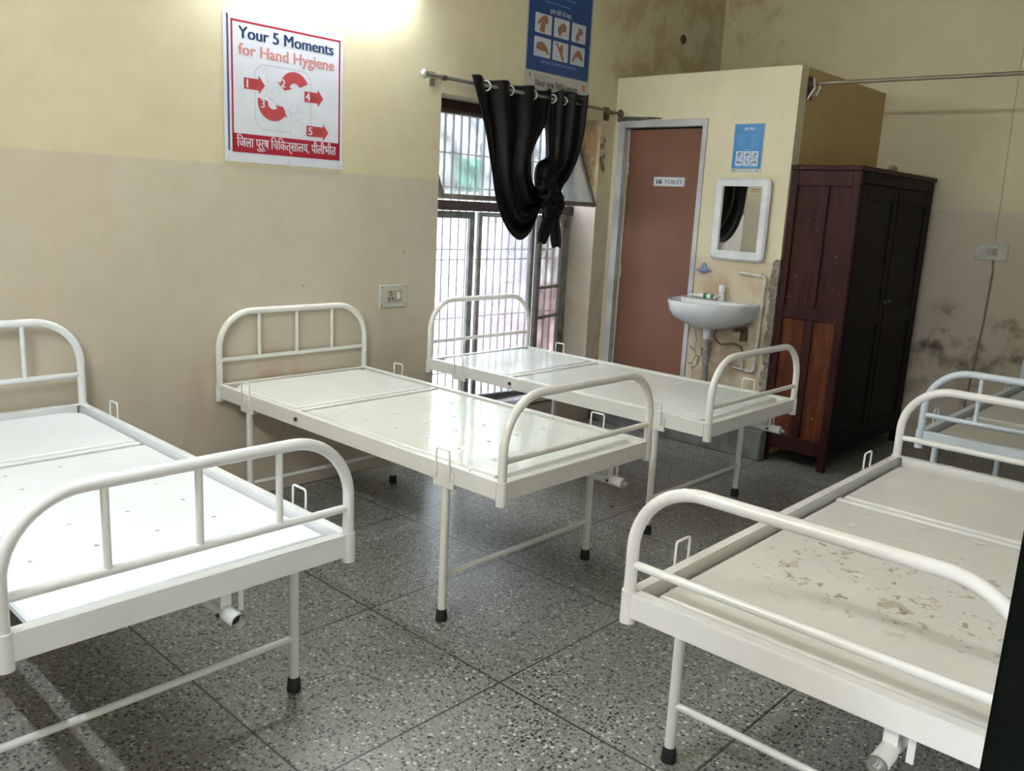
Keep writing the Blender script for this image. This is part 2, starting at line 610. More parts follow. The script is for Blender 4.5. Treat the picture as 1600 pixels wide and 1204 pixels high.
G_clear = glass('dusty_glass', (.6, .62, .64, 1), .15, .92)
G_grey = glass('streaky_grey_glass', (.50, .50, .54, 1), .25, .62)
G_vent = glass('ventilator_glass', (.60, .66, .67, 1), .2, .36)
G_pink = glass('grimy_glass', (.50, .43, .42, 1), .35, .30)
XW = -.25
win = empty('window_1', (0, WY0, WZ0))
tag(win, kind='structure')
f = MB()
f.box(XW - .04, XW + .02, WY0, WY0 + .04, WZ0, WZ1)
f.box(XW - .04, XW + .02, WY1 - .045, WY1, WZ0, WZ1)
f.box(XW - .04, XW + .02, WY0, WY1, WZ0, WZ0 + .035)
f.build('window_frame', M_wframe, win, world=True, bevel=.003)
f = MB()
f.box(XW - .05, XW + .045, WY0, WY1, 1.535, 1.60)
f.build('transom', M_wdark, win, world=True, bevel=.004)
MB().box(XW - .05, XW + .05, WY0, WY1, WZ1 - .055, WZ1).build('window_head', M_wdark, win, world=True, bevel=.004)
MB().box(XW - .01, .012, WY0, WY1, WZ0, WZ0 + .012).build(
    'window_sill', simple('dark_stone_sill', (.055, .045, .035, 1), .3, var=.2), win, world=True)


def leaf(name, hinge, width, z0, z1, ang, gl, st=.045, sgn=1, rails=()):
    """side-hung leaf; hinge=(x,y); sgn=+1 spans +y when closed; ang opens it inwards"""
    e = bpy.data.objects.new(name, None)
    COL.objects.link(e)
    e.parent = win
    e.location = (hinge[0], hinge[1] - WY0, -WZ0)
    e.rotation_euler = (0, 0, ang)
    a = lambda p, q: (min(p * sgn, q * sgn), max(p * sgn, q * sgn))
    m = MB()
    for p, q in ((0, st), (width - st, width)):
        y0, y1 = a(p, q)
        m.box(-.014, .014, y0, y1, z0, z1)
    y0, y1 = a(st, width - st)
    m.box(-.014, .014, y0, y1, z0, z0 + st)
    m.box(-.014, .014, y0, y1, z1 - st, z1)
    for r in rails: m.box(-.012, .012, y0, y1, r, r + .02)
    m.build('leaf_frame', M_wframe, e, bevel=.002)
    m = MB().box(-.003, .003, y0, y1, z0 + st, z1 - st)
    m.build('pane', gl, e)
    return e


leaf('casement', (XW, WY0 + .03), .52, WZ0 + .04, 1.53, 0, G_clear)
leaf('casement', (XW + .02, WY0 + .57), .50, WZ0 + .04, 1.53, math.radians(-8), G_grey, .028)
leaf('casement', (XW, WY1 - .035), .44, WZ0 + .04, 1.53, math.radians(14), G_pink, .05, -1, (.78, 1.0))
# ventilator sash, hinged at the top and pushed open into the room
v = bpy.data.objects.new('ventilator_sash', None)
COL.objects.link(v)
v.parent = win
v.location = (XW + .02, 0, 2.16 - WZ0)
v.rotation_euler = (0, math.radians(-23), 0)
m = MB()
W_ = WY1 - WY0
for y0, y1 in ((.01, .04), (W_ - .04, W_ - .01)): m.box(-.012, .012, y0, y1, -.60, 0)
m.box(-.012, .012, .01, W_ - .01, -.60, -.572)
m.box(-.012, .012, .01, W_ - .01, -.028, 0)
m.build('sash_frame', simple('ventilator_frame_paint', srgb(116, 108, 96), .5, var=.15), v, bevel=.002)
MB().box(-.003, .003, .04, W_ - .04, -.572, -.028).build('pane', G_vent, v)
# grille of upright bars outside the panes
m = MB()
y = WY0 + .06
while y < WY1 - .03:
    m.box(XW - .105, XW - .093, y, y + .012, WZ0, WZ1)
    y += .072
for z in (.42, .80, 1.20, 1.27, 1.68, 1.90):
    m.box(XW - .108, XW - .104, WY0, WY1, z, z + .009)
m.build('grille', M_bar_hazed, win, world=True)
m = MB()
m.cyl((XW + .03, WY1 - .05, 1.44), (XW + .03, WY1 - .05, 1.50), .013)
m.cyl((XW + .03, WY1 - .05, .60), (XW + .03, WY1 - .05, .66), .013)
m.build('hinge', M_rust, win, world=True)
# the yard outside
struct('ground', MB().box(-9, -.3, -6, 14, -.35, -.25), simple('pale_yard_paving', (.55, .53, .50, 1), .9))
struct('wall_outside', MB().box(-5.2, -5.0, -6, 14, -.3, 5.0), simple('whitewashed_yard_wall', (.80, .80, .80, 1), .9, var=.05, vs=1))
struct('wall_courtyard', MB().box(-3.4, -3.28, -2, 12, -.3, .62), simple('pink_yard_wall', (.60, .38, .41, 1), .85, var=.2, vs=3))
gn = empty('green_net', (-2.6, 5.3, -.25))
tag(gn, 'green shade net on two poles outside the barred window', 'net')
m = MB()
m.grid(lambda u, w: (-2.6 + .03 * math.sin(u * 30), 5.12 + u * .36, 1.70 + w * .34), 40, 4)
m.build('net_cloth', simple('green_shade_net', (.25, .66, .52, 1), .7), gn, world=True, thick=.004)
for y in (5.11, 5.49):
    MB().cyl((-2.6, y, -.25), (-2.6, y, 2.2), .02).build('net_pole', M_bar_hazed, gn, world=True)
for yy in (5.5, 7.6, 9.6):
    o = MB().box(-4.2, -4.0, yy, yy + .22, -.25, 3.2).build('yard_post', simple('grey_post_paint_%d' % int(yy), (.33, .31, .34, 1), .8))
    tag(o, {5: 'grey yard post outside nearest the left side of the window', 7: 'middle grey yard post outside the window',
            9: 'grey yard post outside farthest to the right'}[int(yy)], 'post', 'posts in the yard outside')

# ------------------------------------------------------------------ beds
BL, BW, ZF = 1.966, .90, .634


def plate_mb(u0, u1, v0, v1, z, holes, r=.007, lip=.028, rad=.0):
    """sheet plate with turned-down edges and real punched holes"""
    m = MB()
    us = sorted(set([u0, u1] + [q for h in holes for q in (h[0] - .02, h[0] + .02)]))
    vs = sorted(set([v0, v1] + [q for h in holes for q in (h[1] - .02, h[1] + .02)]))
    hs = {(round(h[0], 4), round(h[1], 4)) for h in holes}
    for i in range(len(us) - 1):
        for j in range(len(vs) - 1):
            a, b, c, d = us[i], us[i + 1], vs[j], vs[j + 1]
            cu, cv = (a + b) / 2, (c + d) / 2
            if (round(cu, 4), round(cv, 4)) in hs:
                sq = [(b, cv), (b, d), (cu, d), (a, d), (a, cv), (a, c), (cu, c), (b, c)]
                dim = [(cu + r * 1.9 * math.cos(k * PI / 4), cv + r * 1.9 * math.sin(k * PI / 4)) for k in range(8)]
                hl = [(cu + r * math.cos(k * PI / 4), cv + r * math.sin(k * PI / 4)) for k in range(8)]
                V = [(x, y, z) for x, y in sq] + [(x, y, z) for x, y in dim] + [(x, y, z - .0025) for x, y in hl] + \
                    [(x, y, z - .012) for x, y in hl]
                F = []
                for q in range(3):
                    for k in range(8):
                        F.append((q * 8 + k, q * 8 + (k + 1) % 8, (q + 1) * 8 + (k + 1) % 8, (q + 1) * 8 + k))
                m.add(V, F)
            else:
                m.add([(a, c, z), (b, c, z), (b, d, z), (a, d, z)], [(0, 1, 2, 3)])
    return m


def edge_mb(m, u0, u1, v0, v1, z, h=.026, t=.010):
    """rounded turned-down rim around a plate"""
    m.tube([(u0, v0, z - t), (u1, v0, z - t), (u1, v1, z - t), (u0, v1, z - t)], t, 10, closed=True)
    for a in ((u0 - .002, u1 + .002, v0 - t, v0 - t + .003), (u0 - .002, u1 + .002, v1 + t - .003, v1 + t),
              (u0 - t, u0 - t + .003, v0, v1), (u1 + t - .003, u1 + t, v0, v1)):
        m.box(a[0], a[1], a[2], a[3], z - h, z - t)
    return m


def bow(u, top, r=.0165, rad=.185, zb=None):
    zb = zb or .60
    return MB().tube(fillet([(u, 0, zb), (u, 0, top), (u, BW, top), (u, BW, zb)], rad, 12), r, 16)


def make_bed(name, label, loc, rot, paint_m, plate_m, head=(.995, .755, 3), foot=(.93, .712, 0), plate_z=.630,
             crank='open', back_split=.605, base_start=.705, cv=.665, vr=(.050, .850), dimple=False):
    root = empty(name, loc, (0, 0, rot))
    tag(root, label, 'bed', 'steel hospital beds without mattresses')
    P = lambda mb, n, m=paint_m, par=root, **k: mb.build(n, m, par, **k)
    # frame of four angle rails
    f = MB()
    t, lw = .004, .030
    z0, z1 = .566, ZF
    for v_out, v_in in ((-.012, .018), (BW + .012, BW - .018)):
        a, b = sorted((v_out, v_in))
        f.box(.018, BL - .018, a, b, z1 - t, z1)
        o = v_out
        a, b = sorted((o, o + (t if v_in > v_out else -t)))
        f.box(.018, BL - .018, a, b, z0, z1 - t)
        a, b = sorted((v_in, v_in + (-t if v_in > v_out else t)))
        f.box(.03, BL - .03, a, b, z1 - .040, z1 - t)
    for uo, ui in ((-.012, .022), (BL + .012, BL - .022)):
        a, b = sorted((uo, ui))
        f.box(a, b, .018, BW - .018, z1 - t, z1)
        a, b = sorted((uo, uo + (t if ui > uo else -t)))
        f.box(a, b, .012, BW - .012, z0, z1 - t)
        a, b = sorted((ui, ui + (-t if ui > uo else t)))
        f.box(a, b, .03, BW - .03, z1 - .040, z1 - t)
    # cross members that carry the plates
    for u in (.30, .66, 1.15, 1.68):
        f.box(u - .012, u + .012, .01, BW - .01, plate_z - .055, plate_z - .034)
    P(f, 'frame', bevel=.0015)
    for u in (0, BL):
        for vv in (0, BW):
            P(MB().cyl((u, vv, .548), (u, vv, ZF + .002), .0205, 18), 'corner_socket')
    # bows
    for u, (top, rail, nb), nm in ((0, head, 'head'), (BL, foot, 'foot')):
        b = P(bow(u, top), nm + '_bow')
        P(MB().cyl((u, .0, rail), (u, BW, rail), .0115), 'bow_rail')
        for k in range(nb):
            vv = BW * (k + 1) / (nb + 1)
            P(MB().cyl((u, vv, rail), (u, vv, top), .0095, 12), 'spindle')
    # legs, feet, brackets, hooks
    for u in (.285, BL - .285):
        for vv, sg in ((0, -1), (BW, 1)):
            lg = P(MB().cyl((u, vv, .035), (u, vv, .575), .0165), 'leg')
            rf = MB().tube([(u, vv, 0), (u, vv, .006), (u, vv, .04), (u, vv, .048)], [.0225, .0235, .0205, .0185], 18)
            rf.build('rubber_foot', M_rubber, lg)
            br = MB()
            y0, y1 = sorted((vv + sg * .012, vv + sg * .017))
            br.box(u - .055, u + .055, y0, y1, .545, .612)
            y0, y1 = sorted((vv - sg * .01, vv + sg * .016))
            br.box(u - .05, u + .05, y0, y1, .545, .549)
            bk = P(br, 'leg_bracket', bevel=.001)
            yy = vv + sg * .021
            hk = MB().tube(fillet([(u - .036, yy, .575), (u - .036, yy, .692), (u + .036, yy, .692), (u + .036, yy, .575)], .010, 4), .0038, 8)
            hk.build('side_hook', paint_m, bk)
        P(MB().cyl((u, 0, .185), (u, BW, .185), .011), 'cross_bar')
    # plates
    hb, hf = [], []
    for u in (.155, .345, .535) if back_split < .62 else (.155, .345):
        for vv in (.185, .355, .525, .70): hb.append((u, vv))
    for u in (.79, .96, 1.16, 1.355, 1.555, 1.755):
        for vv in (.185, .355, .525, .70): hf.append((u, vv))
    v0, v1 = vr
    bp = MB()
    rr_ = .075
    ol = [(back_split, v0), (back_split, v1)]
    ol += [(.045 + rr_ - rr_ * math.sin(k * PI / 16), v1 - rr_ + rr_ * math.cos(k * PI / 16)) for k in range(9)]
    ol += [(.045 + rr_ - rr_ * math.cos(k * PI / 16), v0 + rr_ - rr_ * math.sin(k * PI / 16)) for k in range(9)]
    bp.prism(ol, plate_z - .024, plate_z)
    bp.tube([(x, y, plate_z - .010) for x, y in ol], .010, 10, closed=True)
    if dimple:
        for u, vv in hb: bp.sphere((u, vv, plate_z), (.009, .009, .0022), 12, 8)
    P(bp, 'back_plate', plate_m, sharp=40)
    fp = plate_mb(base_start, BL - .082, v0, v1, plate_z, hf)
    P(edge_mb(fp, base_start, BL - .082, v0, v1, plate_z), 'base_plate', plate_m, sharp=40)
    hb_ = MB().box(back_split + .020, back_split + .052, .03, BW - .03, plate_z - .028, plate_z - .003)
    P(hb_, 'hinge_bar', bevel=.006)
    fl = MB().box(BL - .095, BL - .020, .03, BW - .03, plate_z - .034, plate_z - .030)
    if dimple: fl.box(BL - .056, BL - .044, .04, BW - .04, plate_z - .030, plate_z - .004)
    P(fl, 'end_flange')
    for vv, sg in ((0, -1), (BW, 1)):
        P(MB().cyl((.70, vv + sg * .011, .600), (.70, vv + sg * .019, .600), .0095), 'pivot_bolt', M_bolt)
    for u, vv in ((1.80, .004), (1.80, BW - .004), (.12, .004), (.12, BW - .004)):
        P(MB().cyl((u, vv, ZF - .001), (u, vv, ZF + .0008), .005, 10), 'frame_screw', M_bolt)
    # back-rest lift: screw rod, link and the crank tube under the foot end
    ct = MB()
    ct.tube([(1.50, cv, .515), (BL + .055, cv, .505)], .021, 20, caps=False)
    ct.tube([(1.50, cv, .515), (BL + .055, cv, .505)], .018, 20, caps=False)
    c = P(ct, 'crank_tube')
    MB().cyl((BL + .020, cv, .505), (BL + .030, cv, .505), .0178, 18).build('tube_bore_shade', M_rubber, c)  # black disc painting the darkness inside the open tube end
    cb = MB()
    cb.box(BL - .012, BL - .008, cv - .015, cv + .015, .515, .572)
    cb.box(BL - .012, BL - .008, cv + .035, cv + .05, .50, .572)
    cb.box(BL - .10, BL - .02, cv - .01, cv + .01, .528, .60)
    cb.build('crank_bracket', paint_m, c)
    if crank == 'shaft' or crank == 'open':
        sh = MB()
        if crank == 'shaft':
            sh.cyl((BL - .03, cv, .505), (BL + .075, cv, .5045), .0085, 12)
            sh.cyl((BL + .052, cv, .505), (BL + .060, cv, .505), .020, 18)
            sh.build('crank_shaft', M_steel, c)
        sh = MB().cyl((BL - .01, cv - .027, .505), (BL - .01, cv + .027, .505), .006, 10)
        sh.build('crank_pin', M_bolt, c)
    P(MB().cyl((.62, cv, .535), (1.50, cv, .515), .009), 'screw_rod')
    lk = MB()
    for vv in (.25, .65):
        lk.tube([(.34, vv, plate_z - .03), (.62, vv, .50)], .009, 8)
    lk.cyl((.62, .22, .515), (.62, .68, .515), .010)
    P(lk, 'lift_link')
    return root


make_bed('hospital_bed', 'white steel bed with upright bars in its foot bow, nearest left', (.06, -.441, 0), 0,
         P_white, P_white_plate, head=(1.005, .765, 3), foot=(.93, .712, 3), plate_z=.612, cv=.52, vr=(.085, .862), dimple=True)
make_bed('hospital_bed', 'cream steel bed in the middle, three bars in its head bow against the wall', (.021, 1.132, 0), math.radians(.35),
         P_cream, P_cream_plate, head=(.995, .755, 3), foot=(.935, .708, 0), crank='shaft')
make_bed('hospital_bed', 'glossy cream steel bed with its head bow at the barred window', (.021, 2.53, 0), math.radians(.25),
         P_cream, P_cream_plate, head=(.99, .735, 0), foot=(.935, .708, 0), crank='shaft')
# beds on the right stand lengthwise along the room
make_bed('hospital_bed', 'cream steel bed at front right with brown stains on its plate', (2.775, .779 + BL, 0), -PI / 2 + math.radians(.6),
         P_worn, P_worn_plate, head=(.935, .712, 0), foot=(.935, .708, 0), plate_z=.612, crank='shaft', back_split=.66, base_start=.755, dimple=True)
make_bed('hospital_bed', 'bluish white steel bed behind the stained bed by the far wall', (2.69 + BW, 3.316, 0), PI / 2 + math.radians(.5),
         P_blue, P_blue_plate, head=(.935, .712, 3), foot=(.93, .712, 0), plate_z=.612)

# ------------------------------------------------------------------ wooden cupboard


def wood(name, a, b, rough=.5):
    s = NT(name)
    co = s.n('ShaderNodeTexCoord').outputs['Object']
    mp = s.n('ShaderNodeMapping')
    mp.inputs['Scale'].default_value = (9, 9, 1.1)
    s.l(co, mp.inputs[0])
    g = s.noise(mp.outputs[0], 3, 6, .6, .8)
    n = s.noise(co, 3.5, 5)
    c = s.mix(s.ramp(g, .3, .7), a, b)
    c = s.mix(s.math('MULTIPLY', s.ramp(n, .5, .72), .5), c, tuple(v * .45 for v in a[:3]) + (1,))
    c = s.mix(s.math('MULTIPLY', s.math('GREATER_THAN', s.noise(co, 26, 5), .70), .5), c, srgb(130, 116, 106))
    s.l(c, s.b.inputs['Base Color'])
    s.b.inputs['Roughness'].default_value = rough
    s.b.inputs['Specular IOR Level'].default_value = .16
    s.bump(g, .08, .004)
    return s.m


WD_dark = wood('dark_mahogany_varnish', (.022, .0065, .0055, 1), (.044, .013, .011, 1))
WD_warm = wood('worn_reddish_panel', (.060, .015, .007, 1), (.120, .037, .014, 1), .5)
WD_front = wood('black_brown_front_wood', (.0028, .0014, .0010, 1), (.0070, .0036, .0024, 1), .6)  # darker black-brown than the side frame
CX0, CX1, CY0, CY1 = XP + .008, 1.852, YP + .012, 5.62
CZ1 = 1.925
cb = empty('wooden_cupboard', ((CX0 + CX1) / 2, CY0, 0))
tag(cb, 'tall dark brown wooden cupboard with panelled side beside the washbasin wall', 'cupboard')
A = lambda m, n, mat, **k: m.build(n, mat, cb, world=True, **k)
m = MB()
m.box(CX0, CX1 - .035, CY0 + .036, CY1, .10, .13)
m.box(CX0, CX1 - .035, CY0 + .036, CY1, CZ1 - .10, CZ1 - .07)
m.box(CX0, CX0 + .02, CY0 + .03, CY1, .13, CZ1 - .10)
m.box(CX0 + .02, CX1 - .03, CY1 - .03, CY1, .13, CZ1 - .10)
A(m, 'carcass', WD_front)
m = MB().box(CX0 - .004, CX1 + .012, CY0 - .012, CY1 + .012, CZ1 - .03, CZ1)
A(m, 'top_board', WD_dark, bevel=.006)
# side frame facing the room
m = MB()
for a, b in ((CX0, CX0 + .045), (CX1 - .05, CX1)):
    m.box(a, b, CY0, CY0 + .035, .0, CZ1 - .03)
m.box(CX0 + .045, CX1 - .05, CY0 + .002, CY0 + .035, CZ1 - .125, CZ1 - .03)
m.box(CX0 + .045, CX1 - .05, CY0 + .002, CY0 + .035, .965, 1.045)
m.box(CX0 + .045, CX1 - .05, CY0 + .002, CY0 + .035, .095, .19)
mx = (CX0 + CX1) / 2
m.box(mx - .03, mx + .03, CY0 + .003, CY0 + .035, .19, .965)
m.box(mx - .03, mx + .03, CY0 + .003, CY0 + .035, 1.045, CZ1 - .125)
A(m, 'side_frame', WD_dark, bevel=.003)
for a, b in ((CX0 + .045, mx - .03), (mx + .03, CX1 - .05)):
    A(MB().box(a, b, CY0 + .018, CY0 + .028, 1.045, CZ1 - .125), 'upper_side_panel', WD_dark)
    A(MB().box(a, b, CY0 + .018, CY0 + .028, .19, .965), 'lower_side_panel', WD_warm)
for yy in (CY1 - .04,):
    A(MB().box(CX1 - .05, CX1, yy, yy + .04, 0, CZ1 - .03), 'rear_post', WD_front)
    A(MB().box(CX0, CX0 + .045, yy, yy + .04, 0, .10), 'leg', WD_front)
# front rails and two pairs of panelled doors
m = MB()
m.box(CX1 - .03, CX1, CY0 + .035, CY1 - .04, CZ1 - .10, CZ1 - .03)
A(m, 'front_rail', WD_front, bevel=.003)
A(MB().box(CX1 - .03, CX1, CY0 + .035, CY1 - .04, .095, .15), 'front_rail', WD_front, bevel=.003)
ym = (CY0 + CY1) / 2
for a, b in ((CY0 + .04, ym - .006), (ym + .006, CY1 - .045)):
    m = MB()
    z0, z1 = .155, CZ1 - .105
    for p, q in ((a, a + .07), (b - .07, b)): m.box(CX1 - .022, CX1 + .002, p, q, z0, z1)
    for p, q in ((z0, z0 + .09), (.93, 1.02), (z1 - .09, z1)): m.box(CX1 - .022, CX1 + .002, a + .07, b - .07, p, q)
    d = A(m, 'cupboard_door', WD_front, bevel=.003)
    pn = MB()
    for p, q in ((z0 + .09, .93), (1.02, z1 - .09)): pn.box(CX1 - .016, CX1 - .008, a + .07, b - .07, p, q)
    pn.v = [(x - cb.location.x, y - cb.location.y, z) for x, y, z in pn.v]
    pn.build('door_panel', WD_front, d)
    hy = b - .035 if a < ym - .2 else a + .035
    kb = MB().sphere((CX1 + .016 - cb.location.x, hy - cb.location.y, 1.08), (.014, .014, .014))
    kb.build('knob', M_bolt, d)
tag(MB().sphere((1.78, 4.98, CZ1 + .022), (.028, .045, .024), bumpy=.5).build('crumpled_paper', simple('dusty_paper', (.30, .26, .18, 1), .9)),
    'small dusty crumpled lump on top of the dark cupboard', 'paper')

# ------------------------------------------------------------------ washbasin group on the partition
M_cer = simple('white_ceramic', (.66, .70, .73, 1), .12, var=.03)
M_pvc = simple('pale_plastic_pipe', (.55, .53, .47, 1), .45, var=.12, vs=20)
M_greypipe = simple('grey_waste_pipe', (.27, .27, .27, 1), .6, var=.2, vs=15)
bx, by = 1.005, YP
bs = empty('washbasin', (bx, by, 1.02))
tag(bs, 'white ceramic washbasin fixed to the wall beside the brown door', 'washbasin')


def dloop(a, b, z, cy, n=48, ex=.80, cx=0):
    out = []
    nb = 12
    for k in range(n + 1):
        t = PI * k / n
        c_, s_ = math.cos(t), math.sin(t)
        out.append((cx + a * math.copysign(abs(c_) ** ex, c_), cy - b * abs(s_) ** ex, z))
    for k in range(1, nb):
        out.append((cx - a + 2 * a * k / nb, cy, z))
    return out


loops = [dloop(.030, .04, -.180, -.12), dloop(.12, .16, -.172, -.07), dloop(.205, .27, -.145, -.02), dloop(.255, .335, -.112, -.004, ex=.72),
         dloop(.280, .380, -.066, -.002, ex=.74), dloop(.297, .412, -.006, -.001), dloop(.295, .410, .004, -.001), dloop(.283, .396, .008, -.003),
         dloop(.262, .296, .004, -.095, ex=.9), dloop(.250, .280, -.012, -.102, ex=.95), dloop(.215, .235, -.075, -.115, ex=1),
         dloop(.13, .15, -.125, -.14, ex=1), dloop(.02, .025, -.135, -.20, ex=1)]
m = MB()
nl = len(loops[0])
vs, fs = [p for L_ in loops for p in L_], []
for i in range(len(loops) - 1):
    for k in range(nl): fs.append((i * nl + k, i * nl + (k + 1) % nl, (i + 1) * nl + (k + 1) % nl, (i + 1) * nl + k))
fs.append(tuple(range(nl)))
fs.append(tuple((len(loops) - 1) * nl + k for k in range(nl)))
m.add(vs, fs)
m.build('basin', M_cer, bs, sharp=50)
MB().sphere((0.0, -.108, -.035), (.010, .006, .010)).build('overflow_hole', M_rubber, bs)
MB().cyl((0, -.20, -.136), (0, -.20, -.130), .02).build('drain', M_steel, bs)
m = MB().box(.20, .225, -.17, -.001, -.172, -.152)
m.box(.195, .230, -.05, -.001, -.245, -.172)
m.build('wall_bracket', M_rust, bs)
m = MB()
m.tube([(0, -.14, -.17), (0, -.14, -.20), (0, -.14, -.205), (0, -.14, -.25)], [.032, .032, .026, .026], 18)
m.build('waste_coupling', M_cer, bs)
m = MB()
m.tube([(0, -.14, -.24), (0, -.135, -.30), (-.01, -.10, -.5), (-.01, -.07, -.775)], [.024, .021, .021, .021], 16)
m.build('waste_pipe', M_greypipe, bs)
# tap
tp = empty('basin_tap', (1.035, YP - .05, 1.026))
tag(tp, 'short white plastic tap standing on the back of the washbasin', 'tap')
M_wpl = simple('white_plastic', (.70, .71, .70, 1), .3)
MB().tube([(0, 0, 0), (0, 0, .04), (0, 0, .055)], [.020, .018, .014], 18).build('tap_body', M_wpl, tp)
MB().tube([(0, -.005, .028), (-.01, -.05, .034), (-.015, -.075, .018)], [.011, .010, .009], 12).build('spout', M_wpl, tp)
MB().tube([(0, 0, .055), (0, 0, .060), (0, 0, .104), (0, 0, .108)], [.015, .021, .022, .019], 18).build('tap_knob', M_wpl, tp)
tb = empty('paste_tube', (.80, YP - .05, 1.043))
tag(tb, 'white paste tube with green print lying on the basin rim', 'tube')
m = MB()
m.grid(lambda u, w: (w * .16, .02 * math.cos(2 * PI * u) * (1 - .1 * w), (.004 + .013 * min(1, w * 1.6)) * math.sin(2 * PI * u) + .004), 20, 8, True)
m.build('tube_body', simple('white_tube_plastic', (.72, .75, .70, 1), .35), tb)
M_grn = simple('green_print', (.02, .22, .06, 1), .4)
MB().tube([(.105, 0, .005), (.13, 0, .005)], .0195, 20).build('green_band', M_grn, tb)
MB().tube([(.16, 0, .004), (.185, 0, .004)], [.012, .010], 14).build('tube_cap', M_grn, tb)
# supply pipe
sp = empty('supply_pipe', (1.32, YP, .58))
tag(sp, 'pale plastic water pipe running down the wall edge right of washbasin', 'pipe')
m = MB()
yp = YP - .022
m.tube(fillet([(1.135, YP + .0, 1.228), (1.135, yp, 1.228), (1.325, yp, 1.214), (1.312, yp, .58), (1.245, yp, .583)], [.012, .02, .02], 5), .0105, 12)
m.build('pipe', M_pvc, sp, world=True)
m = MB()
for a, b in (((1.30, yp, 1.216), (1.27, yp, 1.218)), ((1.324, yp, 1.19), (1.324, yp, 1.15)), ((1.322, yp, 1.05), (1.322, yp, 1.02)),
             ((1.313, yp, .63), (1.313, yp, .60)), ((1.29, yp, .581), (1.262, yp, .582))):
    m.cyl(a, b, .0145, 14)
m.build('pipe_socket', M_pvc, sp, world=True)
av = empty('angle_valve', (1.23, YP, .585))
tag(av, 'chrome angle valve at the lower end of the pale pipe', 'valve')
m = MB()
m.cyl((1.243, yp, .583), (1.17, yp, .587), .014)
m.cyl((1.225, yp, .583), (1.225, yp, .635), .010)
m.build('valve_body', M_chrome, av, world=True)
m = MB()
m.tube([(1.175, yp, .587), (1.150, yp - .012, .60), (1.147, yp - .02, .64)], [.010, .008, .006], 10)
m.build('lever', M_chrome, av, world=True)
MB().cyl((1.225, yp, .635), (1.225, yp, .66), .012, 8).build('hose_nut', M_steel, av, world=True)
hz = MB().tube([Vector(p) for p in ((1.225, yp, .655), (1.224, yp - .002, .70), (1.205, yp - .01, .738), (1.16, yp - .02, .752), (1.11, yp - .03, .742),
                                    (1.07, yp - .035, .735), (1.04, yp - .045, .755), (1.032, yp - .07, .80), (1.045, yp - .06, .835))], .0075, 10)
tag(hz.build('supply_hose', simple('brown_braided_hose', (.16, .11, .07, 1), .45)), 'brown flexible hose hanging under the washbasin', 'hose')
m = MB()
m.prism([(-.065, 0), (.0, -.022), (.065, .004), (.03, .018), (.012, .05), (-.008, .052), (-.03, .016)], 0, .012)
m.prism([(-.045, -.004), (.045, -.002), (.03, .004), (-.03, .003)], .012, .05)
so = m.build('soap_dish', simple('pale_blue_plastic', (.20, .24, .38, 1), .4), bevel=.003)
so.location = (.852, YP, 1.215)
so.rotation_euler = ROT_PART
tag(so, 'pale blue plastic soap dish hooked on wall above the basin', 'soap dish')
# mirror
mi = empty('wall_mirror', (.893, YP, 1.303), (ROT_PART.to_matrix().to_4x4() and (Matrix.Rotation(math.radians(-2.6), 3, 'Z') @ ROT_PART.to_matrix())).to_euler())
tag(mi, 'mirror in a rounded white plastic frame above the washbasin', 'mirror')
out = rrect(0, .407, 0, .532, .035)
inn = rrect(.055, .352, .06, .482, .006)
m = MB()
n = len(out)
o2 = rrect(.012, .395, .012, .520, .03)
rings = [[(x, y, 0) for x, y in out], [(x, y, .014) for x, y in out], [(x, y, .026) for x, y in o2], [(x, y, .022) for x, y in inn], [(x, y, .008) for x, y in inn]]
fs = []
for i in range(4):
    for k in range(n): fs.append((i * n + k, i * n + (k + 1) % n, (i + 1) * n + (k + 1) % n, (i + 1) * n + k))
m.add([p for r_ in rings for p in r_], fs)
m.build('mirror_frame', simple('white_frame_plastic', (.62, .64, .66, 1), .35), mi, sharp=40)
s = NT('mirror_silver')
s.b.inputs['Base Color'].default_value = (.74, .76, .72, 1)
s.b.inputs['Metallic'].default_value = 1
s.b.inputs['Roughness'].default_value = .03
MB().box(.05, .357, .055, .487, .004, .010).build('mirror_glass', s.m, mi)
M_stick = simple('faded_sticker', srgb(176, 166, 140), .6)
M_stick2 = simple('sticker_print', srgb(150, 120, 96), .6)
st = MB().box(.248, .345, .438, .478, .010, .0108).build('mirror_sticker', M_stick, mi)
MB().box(.258, .335, .446, .452, .0108, .0112).box(.262, .330, .458, .468, .0108, .0112).build('sticker_print', M_stick2, st)

# ------------------------------------------------------------------ posters
K = lambda n, r, g, b, rough=.4: simple(n, srgb(r, g, b), rough, var=.02)
I_white, I_red, I_navy, I_pale = K('poster_white', 206, 211, 222, .32), K('poster_red', 160, 30, 52, .32), K('poster_navy', 32, 54, 92), K('poster_salmon', 196, 128, 124)
I_arrow, I_grey, I_line, I_purple, I_pink = K('arrow_red', 176, 70, 76), K('sketch_grey', 186, 190, 200), K('dot_grey', 96, 104, 116), K('edge_violet', 78, 70, 120), K('pink_rim', 226, 182, 196)
I_ink = K('arrow_print', 150, 40, 48)
PW, PH = .684, .695
p1 = empty('hand_hygiene_poster', (0.001, 1.194, 1.728), ROT_LEFTWALL)
tag(p1, 'white and red poster reading Your 5 Moments for Hand Hygiene', 'poster')
MB().box(0, PW, 0, PH, 0, .0015).build('poster_sheet', I_white, p1)
X0, X1, Y0, Y1 = .040, .665, .046, .655
t = .009
m = MB()
m.box(X0, X0 + t, Y0, Y1, .0015, .0019).box(X1 - t, X1, Y0, Y1, .0015, .0019).box(X0, X1, Y1 - t, Y1, .0015, .0019)
m.build('red_border', I_red, p1)
MB().box(.018, .028, .05, .672, .0015, .0019).build('violet_edge_line', I_purple, p1)
MB().box(X0, X1, Y0, .135, .0015, .0019).build('red_band', I_red, p1)
